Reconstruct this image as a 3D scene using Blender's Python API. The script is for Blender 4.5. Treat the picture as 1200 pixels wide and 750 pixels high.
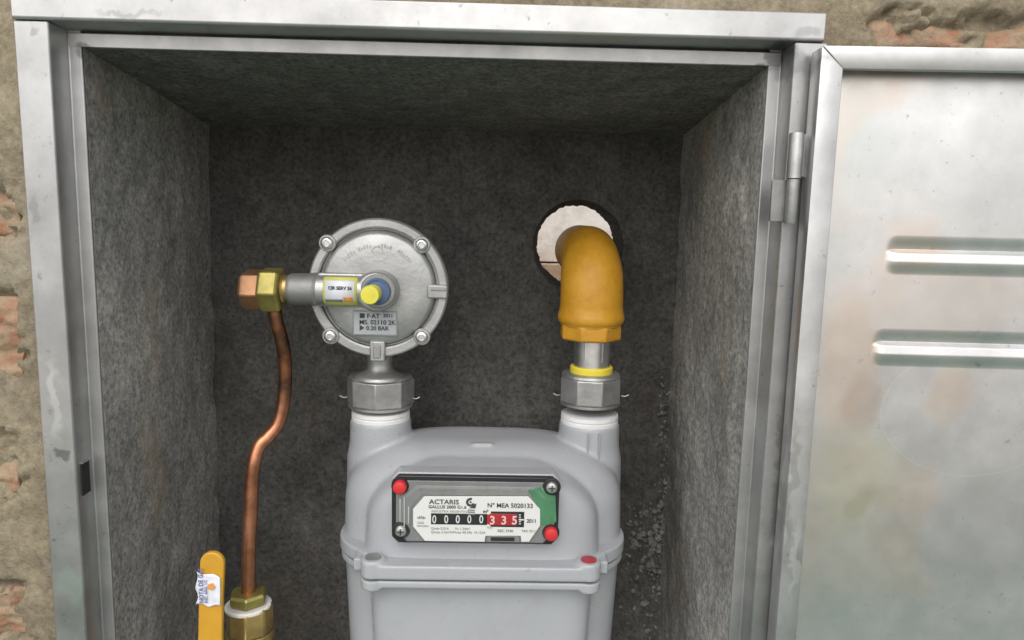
import bpy, bmesh, math, random
import numpy as np
from mathutils import Vector, Matrix, noise
R = math.radians
random.seed(7)
for o in list(bpy.data.objects): bpy.data.objects.remove(o)
S = bpy.context.scene
COL = S.collection

# ------------------------------------------------------------------ camera
TH, PS, RO = 0.13878699, 0.02079022, 0.02298319      # pitch down, yaw right, roll
CAM = Vector((0.04327, -0.44109, -0.09201))
_f = Vector((math.sin(PS)*math.cos(TH), math.cos(PS)*math.cos(TH), -math.sin(TH)))
_r = Vector((math.cos(PS), -math.sin(PS), 0)); _u = _r.cross(_f)
_r, _u = math.cos(RO)*_r + math.sin(RO)*_u, -math.sin(RO)*_r + math.cos(RO)*_u
cd = bpy.data.cameras.new('camera'); cam = bpy.data.objects.new('camera', cd); COL.objects.link(cam)
cd.sensor_width = 36; cd.lens = 850/1200*36; cd.clip_start = 0.01; cd.clip_end = 200
cam.matrix_world = Matrix(((_r.x, _u.x, -_f.x, CAM.x), (_r.y, _u.y, -_f.y, CAM.y), (_r.z, _u.z, -_f.z, CAM.z), (0, 0, 0, 1)))
S.camera = cam

# ------------------------------------------------------------------ light
SUN_EL, SUN_AZ = R(46), R(-10)       # azimuth measured from straight in front of the wall
w = bpy.data.worlds.new('World'); S.world = w; w.use_nodes = True
nt = w.node_tree; bg = nt.nodes['Background']
sky = nt.nodes.new('ShaderNodeTexSky'); sky.sky_type = 'NISHITA'; sky.sun_disc = False
sky.sun_elevation = SUN_EL; sky.sun_rotation = math.pi - SUN_AZ
sky.air_density = 1.0; sky.dust_density = 4.0; sky.ozone_density = 0.6
hs = nt.nodes.new('ShaderNodeHueSaturation'); hs.inputs['Saturation'].default_value = 0.28
nt.links.new(sky.outputs[0], hs.inputs['Color']); nt.links.new(hs.outputs[0], bg.inputs[0])
bg.inputs[1].default_value = 0.13
sl = bpy.data.lights.new('sun', 'SUN'); sl.energy = 1.5; sl.angle = R(155); sl.color = (1, 0.965, 0.91)
sun = bpy.data.objects.new('sun', sl); COL.objects.link(sun)
sd = Vector((math.sin(SUN_AZ)*math.cos(SUN_EL), -math.cos(SUN_AZ)*math.cos(SUN_EL), math.sin(SUN_EL)))
sun.rotation_euler = sd.to_track_quat('Z', 'Y').to_euler(); sun.location = sd*5
S.view_settings.view_transform = 'Standard'; S.view_settings.look = 'None'
S.view_settings.exposure = 0.27; S.view_settings.gamma = 1
S.cycles.max_bounces = 8; S.cycles.caustics_reflective = False; S.cycles.caustics_refractive = False
S.cycles.use_denoising = True

def at(px, py, Y):
    """point of the real place seen at a photo pixel, on the plane at depth Y"""
    d = _f + (px-600)/850*_r - (py-375)/850*_u
    return CAM + d*((Y-CAM.y)/d.y)
def X(px, py, Y): return at(px, py, Y).x
def Zz(px, py, Y): return at(px, py, Y).z
def mpp(px, py, Y): return (at(px+1, py, Y)-at(px, py, Y)).length   # metres per photo pixel

# ------------------------------------------------------------------ materials
class NT:
    def __init__(s, name):
        s.m = bpy.data.materials.new(name); s.m.use_nodes = True; s.t = s.m.node_tree
        s.b = s.t.nodes['Principled BSDF']; s.tc = s.n('ShaderNodeTexCoord')
    def n(s, typ, **kw):
        x = s.t.nodes.new(typ)
        for k, v in kw.items(): setattr(x, k, v)
        return x
    def l(s, a, b): s.t.links.new(a, b)
    def noise(s, scale, detail=4, rough=.6, vec=None, stretch=None, dist=0):
        x = s.n('ShaderNodeTexNoise'); x.inputs['Scale'].default_value = scale
        x.inputs['Detail'].default_value = detail; x.inputs['Roughness'].default_value = rough
        x.inputs['Distortion'].default_value = dist
        v = vec or s.tc.outputs['Object']
        if stretch:
            mp = s.n('ShaderNodeMapping'); mp.inputs['Scale'].default_value = stretch; s.l(v, mp.inputs[0]); v = mp.outputs[0]
        s.l(v, x.inputs['Vector']); return x.outputs[0]
    def ramp(s, fac, stops, interp='LINEAR'):
        x = s.n('ShaderNodeValToRGB'); x.color_ramp.interpolation = interp; e = x.color_ramp.elements
        while len(e) < len(stops): e.new(.5)
        for i, (p, c) in enumerate(stops):
            e[i].position = p; e[i].color = (c if hasattr(c, '__len__') else (c, c, c))[:3] + (1,) if not isinstance(c, float) else (c, c, c, 1)
        s.l(fac, x.inputs[0]); return x.outputs[0]
    def mix(s, fac, a, b, blend='MIX'):
        x = s.n('ShaderNodeMix', data_type='RGBA', blend_type=blend)
        for sock, v in ((x.inputs[0], fac), (x.inputs[6], a), (x.inputs[7], b)):
            if isinstance(v, (int, float)): sock.default_value = v
            elif isinstance(v, tuple): sock.default_value = v[:3] + (1,)
            else: s.l(v, sock)
        return x.outputs[2]
    def bump(s, h, strength=.5, dist=.001, prev=None):
        x = s.n('ShaderNodeBump'); x.inputs['Strength'].default_value = strength; x.inputs['Distance'].default_value = dist
        s.l(h, x.inputs['Height'])
        if prev: s.l(prev, x.inputs['Normal'])
        s.l(x.outputs[0], s.b.inputs['Normal']); return x.outputs[0]
    def set(s, **kw):
        for k, v in kw.items():
            k = {'base': 'Base Color', 'rough': 'Roughness', 'metal': 'Metallic', 'spec': 'Specular IOR Level', 'coat': 'Coat Weight', 'trans': 'Transmission Weight', 'ior': 'IOR', 'alpha': 'Alpha'}[k]
            if isinstance(v, (int, float)): s.b.inputs[k].default_value = v
            elif isinstance(v, tuple): s.b.inputs[k].default_value = v + (1,)
            else: s.l(v, s.b.inputs[k])
        return s
def plain(name, col, rough=.5, metal=0., var=.12, scale=60, bump=.0, bscale=400, **kw):
    s = NT(name)
    c = s.ramp(s.noise(scale, 5), [(.3, tuple(x*(1-var) for x in col)), (.7, tuple(min(1, x*(1+var)) for x in col))])
    s.set(base=c, rough=rough, metal=metal, **kw)
    if bump: s.bump(s.noise(bscale, 3), bump, .0006)
    return s.m
def g(v): return (v, v, v)

def m_cement(name='grey_cement', k=1., tan=.55, gr=330, bk=1.):
    s = NT(name)
    a = s.ramp(s.noise(9, 6, .65), [(.3, (.10, .10, .099)), (.55, (.14, .139, .136)), (.75, (.185, .183, .177))])
    b = s.ramp(s.noise(gr, 6, .75), [(.34, g(.5)), (.5, g(.97)), (.68, g(1.42))])
    b = s.mix(1., b, s.ramp(s.noise(75, 4, .6), [(.35, g(.86)), (.65, g(1.12))]), 'MULTIPLY')
    c = s.mix(1., a, b, 'MULTIPLY')
    st = s.ramp(s.noise(10, 5, .6, stretch=(1, 1, .5)), [(.42, g(1.)), (.62, g(.74))])
    c = s.mix(1., c, st, 'MULTIPLY')
    br = s.ramp(s.noise(11, 4, .6, stretch=(1, 1, .5)), [(.58, g(0.)), (.75, g(tan))])
    c = s.mix(br, c, (.15, .115, .08))
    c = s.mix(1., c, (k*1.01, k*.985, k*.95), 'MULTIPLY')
    s.set(base=c, rough=.95, spec=.15)
    n1 = s.bump(s.noise(520, 5, .7), .8*bk, .0010); s.bump(s.noise(60, 4), .35*bk, .003, n1)
    return s.m
def m_render():
    s = NT('tan_mortar')
    a = s.ramp(s.noise(11, 7, .7), [(.28, (.20, .168, .12)), (.5, (.335, .285, .20)), (.72, (.43, .375, .27))])
    b = s.ramp(s.noise(190, 6, .75), [(.3, g(.55)), (.6, g(1.)), (.8, (1.3, 1.3, 1.28))])
    c = s.mix(1., a, b, 'MULTIPLY')
    c = s.mix(s.ramp(s.noise(23, 4), [(.55, g(0.)), (.72, g(.5))]), c, (.42, .39, .34))
    s.set(base=c, rough=.95, spec=.15)
    n1 = s.bump(s.noise(380, 6, .75), .7, .0015); s.bump(s.noise(55, 5), .5, .004, n1)
    return s.m
def m_brick():
    s = NT('orange_brick')
    a = s.ramp(s.noise(40, 6, .7), [(.3, (.22, .085, .045)), (.5, (.38, .16, .09)), (.7, (.46, .24, .15))])
    oi = s.n('ShaderNodeObjectInfo')
    du = s.ramp(s.noise(70, 6, .75), [(.38, g(.15)), (.54, g(.92))])
    c = s.mix(du, a, (.40, .31, .215))
    s.set(base=c, rough=.9, spec=.2); s.bump(s.noise(260, 6, .75), .8, .002)
    return s.m
def m_galv(name, base=.6, rough=.36, tint=False, bumps=.12):
    s = NT(name)
    c = s.ramp(s.noise(22, 6, .7), [(.3, g(base*.82)), (.6, g(base)), (.8, g(min(1, base*1.12)))])
    sp = s.ramp(s.noise(150, 5, .75), [(.26, g(.45)), (.38, g(1.))])
    c = s.mix(1., c, sp, 'MULTIPLY')
    stk = s.ramp(s.noise(13, 5, .65), [(.36, g(.80 if not tint else .94)), (.6, g(1.))])
    c = s.mix(1., c, stk, 'MULTIPLY')
    if tint:   # blotchy tint: stains, plus blurred warm and cool reflections painted into the colour
        t1 = s.ramp(s.noise(7, 3, .5), [(.50, g(0.)), (.56, g(.6))])
        c = s.mix(t1, c, (base*1.0, base*.84, base*.72))
        t2 = s.ramp(s.noise(5.2, 3, .5, vec=s.tc.outputs['Generated']), [(.5, g(0.)), (.68, g(.5))])
        c = s.mix(t2, c, (base*.8, base*.86, base*.84))
    if True:
        nz = s.n('ShaderNodeTexNoise'); nz.inputs['Scale'].default_value = 22 if tint else 75; nz.inputs['Detail'].default_value = 4; s.l(s.tc.outputs['Object'], nz.inputs['Vector'])
        wv = s.n('ShaderNodeVectorMath', operation='MULTIPLY_ADD'); s.l(nz.outputs['Color'], wv.inputs[0]); wv.inputs[1].default_value = ((.03, 0, .03) if tint else (.022, 0, .022)); s.l(s.tc.outputs['Object'], wv.inputs[2])
        hf = .015 if tint else .011
        def blob(cx, cz, rx_, rz_, col, k, c):
            mp = s.n('ShaderNodeMapping'); mp.inputs['Location'].default_value = (-(cx+hf)/rx_, 0, -(cz+hf)/rz_); mp.inputs['Scale'].default_value = (1/rx_, 0, 1/rz_); s.l(wv.outputs[0], mp.inputs[0])
            ln = s.n('ShaderNodeVectorMath', operation='LENGTH'); s.l(mp.outputs[0], ln.inputs[0])
            f = s.ramp(ln.outputs['Value'], [(.55, g(k)), (.95, g(0.))]); return s.mix(f, c, col)
        W = (base*.95, base*.80, base*.66); D = g(base*.28); D2 = g(base*.5)
        LST = [(985, 420, .020, .050, W, .6), (1005, 470, .013, .028, (base*.8, base*.66, base*.55), .55), (1110, 455, .016, .020, W, .6), (1000, 560, .030, .045, (base*.92, base*.92, base*.72), .45), (1000, 590, .010, .014, (base*.7, base*.68, base*.5), .45),
               (1150, 620, .05, .05, (base*.78, base*.78, base*.80), .6), (1080, 350, .08, .03, (base, base*.88, base*.80), .35)] if tint else \
              [(924, 62, .007, .010, D, .8), (935, 75, .012, .008, D2, .7), (950, 36, .010, .006, D2, .5), (75, 45, .008, .006, D, .7), (33, 32, .004, .005, D2, .7), (40, 245, .004, .008, D2, .6), (68, 533, .006, .003, D, .7),
               (45, 320, .002, .004, D2, .6), (920, 640, .003, .03, g(base*1.35), .5), (915, 560, .004, .05, D2, .5), (80, 690, .008, .02, (base*.8, base*.95, base*.85), .6), (60, 470, .004, .03, g(min(1, base*1.4)), .5), (150, 12, .02, .003, D2, .5), (905, 72, .004, .004, D, .8), (380, 78, .03, .002, D2, .5)]
        for px, py, rx_, rz_, col, k in LST:
            q = at(px, py, -.02); c = blob(q.x, q.z, rx_, rz_, col, k, c)
        q = at(1130, 480, -.02); mp = s.n('ShaderNodeMapping'); mp.inputs['Location'].default_value = (-q.x/.055, 0, -q.z/.040); mp.inputs['Scale'].default_value = (1/.055, 0, 1/.040); s.l(s.tc.outputs['Object'], mp.inputs[0])
        ln = s.n('ShaderNodeVectorMath', operation='LENGTH'); s.l(mp.outputs[0], ln.inputs[0])
        if tint: c = s.mix(s.ramp(ln.outputs['Value'], [(.960, g(0.)), (.968, g(.35)), (.978, g(0.))]), c, (.95, .92, .86))
    r = s.ramp(s.noise(35, 5, .65), [(.3, g(rough*.85)), (.7, g(min(1, rough*1.25)))])
    s.set(base=c, rough=r, metal=.88)
    s.bump(s.noise(300, 4, .6, stretch=(1, 1, .3)), bumps, .0005)
    return s.m
M = {}
M['cement'] = m_cement('grey_cement', .84, .25, 260); M['cceil'] = m_cement('brightened_grey_cement', 1.75, .2, 300, .6); M['cside'] = m_cement('lit_grey_cement', 2.9, .45, 300, .38); M['render'] = m_render(); M['brick'] = m_brick()  # ceiling and side copies of the back cement, brightened to paint in light
M['frame'] = m_galv('galvanised_steel', .56, .42)
M['door'] = m_galv('brushed_door_sheet', .72, .34, True, .05)
M['dooredge'] = m_galv('folded_door_edge', .60, .40)
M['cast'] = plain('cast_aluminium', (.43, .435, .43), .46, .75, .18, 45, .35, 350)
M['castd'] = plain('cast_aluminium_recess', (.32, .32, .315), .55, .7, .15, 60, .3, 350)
M['nut'] = plain('zinc_nut', (.40, .40, .395), .48, .8, .22, 70, .3, 260)
M['zinc'] = plain('bright_zinc', (.72, .72, .72), .3, .95, .15, 90, .15, 300)
s_ = NT('grey_meter_paint')
c_ = s_.ramp(s_.noise(16, 6, .65), [(.3, (.355, .37, .395)), (.7, (.40, .413, .435))])
c_ = s_.mix(s_.ramp(s_.noise(35, 6, .75), [(.56, g(0.)), (.74, g(.35))]), c_, (.30, .295, .285))
c_ = s_.mix(s_.ramp(s_.noise(260, 3, .6), [(.70, g(0.)), (.74, g(.5))]), c_, (.22, .21, .2))
c_ = s_.mix(s_.ramp(s_.noise(40, 4, .6, stretch=(1, 1, .12)), [(.58, g(0.)), (.72, g(.3))]), c_, (.46, .47, .48))
s_.set(base=c_, rough=s_.ramp(s_.noise(30, 5, .7), [(.3, g(.24)), (.7, g(.42))]), spec=.5); s_.bump(s_.noise(450, 2), .12, .0004); M['paint'] = s_.m
M['white'] = plain('white_plastic', (.72, .73, .73), .5, 0, .05)
s_ = NT('yellow_ochre_paint')
c_ = s_.ramp(s_.noise(45, 6, .7), [(.3, (.46, .215, .014)), (.5, (.56, .275, .018)), (.72, (.61, .32, .03))])
c_ = s_.mix(s_.ramp(s_.noise(120, 5, .75), [(.64, g(0.)), (.68, g(.75))]), c_, (.16, .09, .03))
c_ = s_.mix(s_.ramp(s_.noise(60, 6, .8), [(.60, g(0.)), (.72, g(.4))]), c_, (.42, .34, .2))
s_.set(base=c_, rough=s_.ramp(s_.noise(50, 5, .7), [(.3, g(.38)), (.7, g(.6))])); n_ = s_.bump(s_.noise(300, 4, .7), .45, .0007); s_.bump(s_.noise(60, 3), .4, .0018, n_); M['yellow'] = s_.m
M['yring'] = plain('yellow_seal', (.8, .66, .06), .5, 0, .08)
M['lever'] = plain('yellow_lever_vinyl', (.60, .32, .03), .38, 0, .08, 50, .1)
M['brass'] = plain('aged_brass', (.46, .33, .13), .4, .85, .25, 60, .3, 220)
M['olive'] = plain('yellow_passivated_zinc', (.36, .31, .10), .46, .75, .3, 60, .2, 220)
M['pink'] = plain('copper_brass_cap', (.40, .22, .12), .46, .8, .22, 60, .25, 220)
s_ = NT('copper_tube')
c_ = s_.ramp(s_.noise(28, 5, .7), [(.3, (.18, .08, .045)), (.5, (.46, .20, .11)), (.7, (.62, .30, .18))])
sx_ = s_.n('ShaderNodeSeparateXYZ'); s_.l(s_.tc.outputs['Object'], sx_.inputs[0])
ad_ = s_.n('ShaderNodeMath', operation='MULTIPLY_ADD'); s_.l(s_.noise(25, 4), ad_.inputs[0]); ad_.inputs[1].default_value = .09; s_.l(sx_.outputs[2], ad_.inputs[2])
mr_ = s_.n('ShaderNodeMapRange'); s_.l(ad_.outputs[0], mr_.inputs[0]); mr_.inputs[1].default_value = -.215; mr_.inputs[2].default_value = -.165
c_ = s_.mix(mr_.outputs[0], c_, s_.ramp(s_.noise(60, 4, .6), [(.40, (.09, .05, .035)), (.66, (.30, .13, .06))]))
s_.set(base=c_, rough=.36, metal=.9); s_.bump(s_.noise(120, 4), .2, .0006); M['copper'] = s_.m
M['black'] = plain('black_plastic', (.018, .018, .02), .35, 0, .1)
M['dark'] = plain('painted_slot_shade', (.02, .02, .02), .9, 0, .1)
M['greyp'] = plain('grey_plastic', (.23, .235, .24), .35, 0, .1)
M['greyl'] = plain('pale_bevel_plastic', (.5, .51, .5), .3, 0, .08)
M['green'] = plain('green_plastic', (.07, .22, .11), .35, 0, .25, 50)
M['red'] = plain('red_seal_plastic', (.6, .03, .035), .4, 0, .06)
M['redw'] = plain('red_digit_wheel', (.42, .02, .025), .4, 0, .1)
M['plate'] = plain('white_index_plate', (.78, .78, .77), .5, 0, .02)
M['ink'] = plain('dark_ink', (.045, .045, .05), .7, 0, .05)
M['inkg'] = plain('grey_ink', (.22, .22, .24), .7, 0, .05)
M['digit'] = plain('white_digits', (.72, .74, .74), .5, 0, .02)
M['digitp'] = plain('pink_digits', (.85, .55, .55), .5, 0, .02)
M['blue'] = plain('blue_cap', (.08, .14, .27), .45, 0, .2)
M['capy'] = plain('yellow_cap_seal', (.72, .66, .08), .4, 0, .15, 120)
M['orange'] = plain('orange_mark', (.75, .33, .08), .5, 0, .15)
M['labelg'] = plain('silver_label', (.40, .43, .45), .45, .2, .06)
M['stick'] = plain('paper_sticker', (.74, .76, .83), .5, 0, .08, 80, .3, 150)
M['sticky'] = plain('yellow_green_sticker_border', (.62, .64, .16), .5, 0, .1)
M['tape'] = plain('white_sealing_tape', (.72, .71, .66), .6, 0, .08)
M['wire'] = plain('seal_wire', (.5, .5, .5), .4, .8, .1)
s_ = NT('pale_wall_plaster')
c_ = s_.ramp(s_.noise(9, 6, .65), [(.35, (.62, .50, .43)), (.5, (.78, .72, .67)), (.65, (.86, .84, .82))])
s_.set(base=c_, rough=.9); s_.bump(s_.noise(90, 5), .5, .004); M['paleplaster'] = s_.m
s_ = NT('clear_cover_plastic'); t_ = s_.t
tr = s_.n('ShaderNodeBsdfTransparent'); tr.inputs[0].default_value = (.98, .985, .98, 1)
gl = s_.n('ShaderNodeBsdfGlossy'); gl.inputs['Roughness'].default_value = .06
lw = s_.n('ShaderNodeLayerWeight'); pw = s_.n('ShaderNodeMath', operation='POWER'); s_.l(lw.outputs['Facing'], pw.inputs[0]); pw.inputs[1].default_value = 4
fr = s_.n('ShaderNodeMath', operation='MULTIPLY_ADD'); s_.l(pw.outputs[0], fr.inputs[0]); fr.inputs[1].default_value = .85; fr.inputs[2].default_value = .05
mx = s_.n('ShaderNodeMixShader'); s_.l(fr.outputs[0], mx.inputs[0]); s_.l(tr.outputs[0], mx.inputs[1]); s_.l(gl.outputs[0], mx.inputs[2])
s_.l(mx.outputs[0], t_.nodes['Material Output'].inputs[0]); M['clear'] = s_.m
s_ = NT('grass_and_added_tan')
c_ = s_.ramp(s_.noise(3, 6, .6), [(.4, (.11, .165, .135)), (.6, (.15, .21, .17))])
sx_ = s_.n('ShaderNodeSeparateXYZ'); s_.l(s_.tc.outputs['Object'], sx_.inputs[0])
mr_ = s_.n('ShaderNodeMapRange'); s_.l(sx_.outputs[1], mr_.inputs[0]); mr_.inputs[1].default_value = -3.2; mr_.inputs[2].default_value = -3.0
c_ = s_.mix(mr_.outputs[0], s_.ramp(s_.noise(8, 5), [(.4, (.34, .30, .27)), (.6, (.42, .37, .34))]), c_)  # unseen tan-pink far zone, added to warm the reflection in the door
s_.set(base=c_, rough=.9); s_.bump(s_.noise(30, 5), .5, .02); M['ground'] = s_.m

# ------------------------------------------------------------------ mesh helpers
def link(name, mesh, m, parent=None, smooth=False):
    o = bpy.data.objects.new(name, mesh); COL.objects.link(o)
    if m is not None and not mesh.materials: mesh.materials.append(m)
    if parent: o.parent = parent; o.matrix_parent_inverse = parent.matrix_world.inverted()
    if smooth:
        for p in mesh.polygons: p.use_smooth = True
    return o
def obj(name, bm, m, parent=None, smooth=False, bevel=0., seg=2, auto=None):
    me = bpy.data.meshes.new(name); bmesh.ops.recalc_face_normals(bm, faces=bm.faces); bm.to_mesh(me); bm.free()
    o = link(name, me, m, parent, smooth)
    if auto is not None:
        me.set_sharp_from_angle(angle=R(auto))
    if bevel:
        b = o.modifiers.new('bevel', 'BEVEL'); b.width = bevel; b.segments = seg; b.limit_method = 'ANGLE'; b.angle_limit = R(40)
        b.harden_normals = False
    return o
def thing(name, loc, label, cat, group=None):
    o = bpy.data.objects.new(name, None); COL.objects.link(o); o.location = loc; o.empty_display_size = .01
    o['label'] = label; o['category'] = cat
    if group: o['group'] = group
    bpy.context.view_layer.update(); return o
def bm_box(bm, x0, x1, y0, y1, z0, z1):
    v = [bm.verts.new(c) for c in ((x0, y0, z0), (x1, y0, z0), (x1, y1, z0), (x0, y1, z0), (x0, y0, z1), (x1, y0, z1), (x1, y1, z1), (x0, y1, z1))]
    for f in ((0, 3, 2, 1), (4, 5, 6, 7), (0, 1, 5, 4), (1, 2, 6, 5), (2, 3, 7, 6), (3, 0, 4, 7)): bm.faces.new([v[i] for i in f])
def box(name, x0, x1, y0, y1, z0, z1, m, parent=None, bevel=.0004):
    bm = bmesh.new(); bm_box(bm, x0, x1, y0, y1, z0, z1); return obj(name, bm, m, parent, bevel=bevel, smooth=True, auto=40)
def bm_lathe(bm, prof, n, org, axis='Z', phase=0., cap=True):
    """prof: list of (radius, height along axis)"""
    rings = []
    org = Vector(org)
    for r, h in prof:
        ring = []
        for i in range(n):
            a = phase + 2*math.pi*i/n; c, s = r*math.cos(a), r*math.sin(a)
            p = {'Z': (c, s, h), 'Y': (c, h, s), 'X': (h, c, s)}[axis]
            ring.append(bm.verts.new(org + Vector(p)))
        rings.append(ring)
    for a, b in zip(rings, rings[1:]):
        for i in range(n): bm.faces.new((a[i], a[(i+1) % n], b[(i+1) % n], b[i]))
    if cap: bm.faces.new(rings[0]); bm.faces.new(rings[-1])
def lathe(name, prof, n, org, m, parent=None, axis='Z', phase=0., auto=35, bevel=0.):
    bm = bmesh.new(); bm_lathe(bm, prof, n, org, axis, phase); return obj(name, bm, m, parent, smooth=True, auto=auto, bevel=bevel)
def nut_prof(r, h0, h1, ch=.0025): return [(r*.9, h0), (r, h0+ch), (r, h1-ch), (r*.9, h1)]
def prism_y(bm, pts, y0, y1):
    """polygon pts (x,z) extruded along Y"""
    a = [bm.verts.new((x, y0, z)) for x, z in pts]; b = [bm.verts.new((x, y1, z)) for x, z in pts]
    bm.faces.new(a); bm.faces.new(b[::-1]); n = len(pts)
    for i in range(n): bm.faces.new((a[i], b[i], b[(i+1) % n], a[(i+1) % n]))
def prism_z(bm, pts, z0, z1):
    a = [bm.verts.new((x, y, z0)) for x, y in pts]; b = [bm.verts.new((x, y, z1)) for x, y in pts]
    bm.faces.new(a); bm.faces.new(b[::-1]); n = len(pts)
    for i in range(n): bm.faces.new((a[i], b[i], b[(i+1) % n], a[(i+1) % n]))
def spline(P, n=12):
    out = []
    Q = [P[0]] + list(P) + [P[-1]]
    for i in range(1, len(Q)-2):
        p0, p1, p2, p3 = map(Vector, Q[i-1:i+3])
        for k in range(n):
            t = k/n
            out.append(.5*((2*p1) + (p2-p0)*t + (2*p0-5*p1+4*p2-p3)*t*t + (3*p1-p0-3*p2+p3)*t**3))
    out.append(Vector(P[-1])); return out
def bm_tube(bm, pts, rad, n=20, cap=True):
    rings = []; prev = None
    for i, p in enumerate(pts):
        t = (pts[min(i+1, len(pts)-1)] - pts[max(i-1, 0)]).normalized()
        if prev is None:
            ref = Vector((0, 1, 0)) if abs(t.y) < .8 else Vector((0, 0, 1)); u = t.cross(ref).normalized()
        else: u = (prev - t*prev.dot(t)).normalized()
        prev = u; v = t.cross(u); r = rad(i) if callable(rad) else rad
        rings.append([bm.verts.new(p + (u*math.cos(2*math.pi*k/n) + v*math.sin(2*math.pi*k/n))*r) for k in range(n)])
    for a, b in zip(rings, rings[1:]):
        for i in range(n): bm.faces.new((a[i], a[(i+1) % n], b[(i+1) % n], b[i]))
    if cap: bm.faces.new(rings[0]); bm.faces.new(rings[-1])
def fuse(name, bm, m, parent, voxel, iters, factor=.5):
    """overlapping closed shapes fused into one cast body with soft fillets"""
    me = bpy.data.meshes.new(name); bmesh.ops.recalc_face_normals(bm, faces=bm.faces); bm.to_mesh(me); bm.free()
    t = bpy.data.objects.new('tmp', me); COL.objects.link(t)
    a = t.modifiers.new('r', 'REMESH'); a.mode = 'VOXEL'; a.voxel_size = voxel
    b = t.modifiers.new('s', 'SMOOTH'); b.iterations = iters; b.factor = factor
    bpy.context.view_layer.update()
    dg = bpy.context.evaluated_depsgraph_get(); me2 = bpy.data.meshes.new_from_object(t.evaluated_get(dg))
    bpy.data.objects.remove(t); me2.name = name
    return link(name, me2, m, parent, smooth=True)
def text(s, size, loc, m, parent, align='LEFT', name='lettering', sx=1., bold=0., rz=0., ry=0.):
    cu = bpy.data.curves.new(name, 'FONT'); cu.body = s; cu.size = size; cu.extrude = .00003; cu.align_x = align; cu.align_y = 'CENTER'; cu.offset = bold
    cu.resolution_u = 3
    t = bpy.data.objects.new('tmp', cu); COL.objects.link(t)
    bpy.context.view_layer.update()
    me = bpy.data.meshes.new_from_object(t.evaluated_get(bpy.context.evaluated_depsgraph_get())); bpy.data.objects.remove(t)
    me.transform(Matrix.Translation(loc) @ Matrix.Rotation(ry, 4, 'Y') @ Matrix.Rotation(R(90), 4, 'X') @ Matrix.Scale(sx, 4, (1, 0, 0)))
    me.materials.clear(); return link(name, me, m, parent)
def grid_mesh(name, P, m, parent, faces_keep=None):
    """P: array (nv, nu, 3)"""
    nv, nu = P.shape[:2]; me = bpy.data.meshes.new(name)
    idx = np.arange(nv*nu).reshape(nv, nu)
    F = np.stack([idx[:-1, :-1], idx[:-1, 1:], idx[1:, 1:], idx[1:, :-1]], -1).reshape(-1, 4)
    if faces_keep is not None: F = F[faces_keep.reshape(-1)]
    me.from_pydata(P.reshape(-1, 3).tolist(), [], F.tolist()); me.update()
    bm = bmesh.new(); bm.from_mesh(me); bmesh.ops.delete(bm, geom=[v for v in bm.verts if not v.link_faces], context='VERTS'); bm.to_mesh(me); bm.free()
    return link(name, me, m, parent, smooth=True)
def fbm(x, y, z, o=4): return noise.fractal((x, y, z), .9, 2.1, o)

# ------------------------------------------------------------------ setting: ground
NB = -.56       # niche floor
bm = bmesh.new(); bm_box(bm, -40, 40, -40, 40, -1.5, -1.3)
gd = obj('ground', bm, M['ground']); gd['kind'] = 'structure'

# ------------------------------------------------------------------ the wall with its niche
wall = thing('masonry_wall', (0, 0, -1.3), 'rough tan mortared brick wall with exposed orange bricks around the grey niche', 'wall')
WY = -.0105
brick_px = [(18, 252, 26), (20, 398, 50), (19, 550, 36), (24, 722, 32)]      # right end x, centre y, half height in px
BR = []
for (bx, by, bh) in brick_px:
    p = at(bx, by, WY); k = mpp(bx, by, WY)
    BR.append((p.x-.24, p.x, p.z-bh*k, p.z+bh*k))
pr = at(1018, 40, WY)
BR += [(pr.x, pr.x+.062, pr.z-.012, pr.z+.009), (pr.x+.068, pr.x+.22, pr.z-.012, pr.z+.011)]
def patch(x, z):
    v = 0
    for (x0, x1, z0, z1) in BR:
        nx = .009*fbm(x*45, 3, z*45)+.006*fbm(x*170, 5, z*170); d = min(x-x0, x1-x, z-z0, z1-z) + nx
        v = max(v, min(1, max(0, (d+.002)/.004)))
    return v
xs = np.unique(np.round(np.concatenate([np.arange(-.8, -.30, .02), np.arange(-.30, -.2, .0025), np.arange(-.2, .2, .01), np.arange(.2, .43, .003), np.arange(.43, .81, .02)]), 5))
zs = np.unique(np.round(np.concatenate([np.arange(-1.3, -.46, .02), np.arange(-.46, -.02, .003), np.arange(-.02, .10, .0025), np.arange(.10, .61, .02)]), 5))
P = np.zeros((len(zs), len(xs), 3))
for i, z in enumerate(zs):
    for j, x in enumerate(xs):
        y = WY + .0035*fbm(x*14, 0, z*14, 3) + .0012*fbm(x*90, 5, z*90, 4)
        near = min(abs(x+.226), abs(x-.224)) if -.5 < z < .03 else abs(z-.026)
        pt = patch(x, z); y += pt*(.007 + .003*fbm(x*70, 9, z*70))
        y = max(y, -.015) if near < .02 else y
        P[i, j] = (x, y, z)
xc = (xs[:-1]+xs[1:])/2; zc = (zs[:-1]+zs[1:])/2
keep = ~((np.abs(xc)[None, :] < .212) & ((zc[:, None] < .012) & (zc[:, None] > NB-.012)))
o = grid_mesh('render_coat', P, M['render'], wall, keep)
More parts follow.
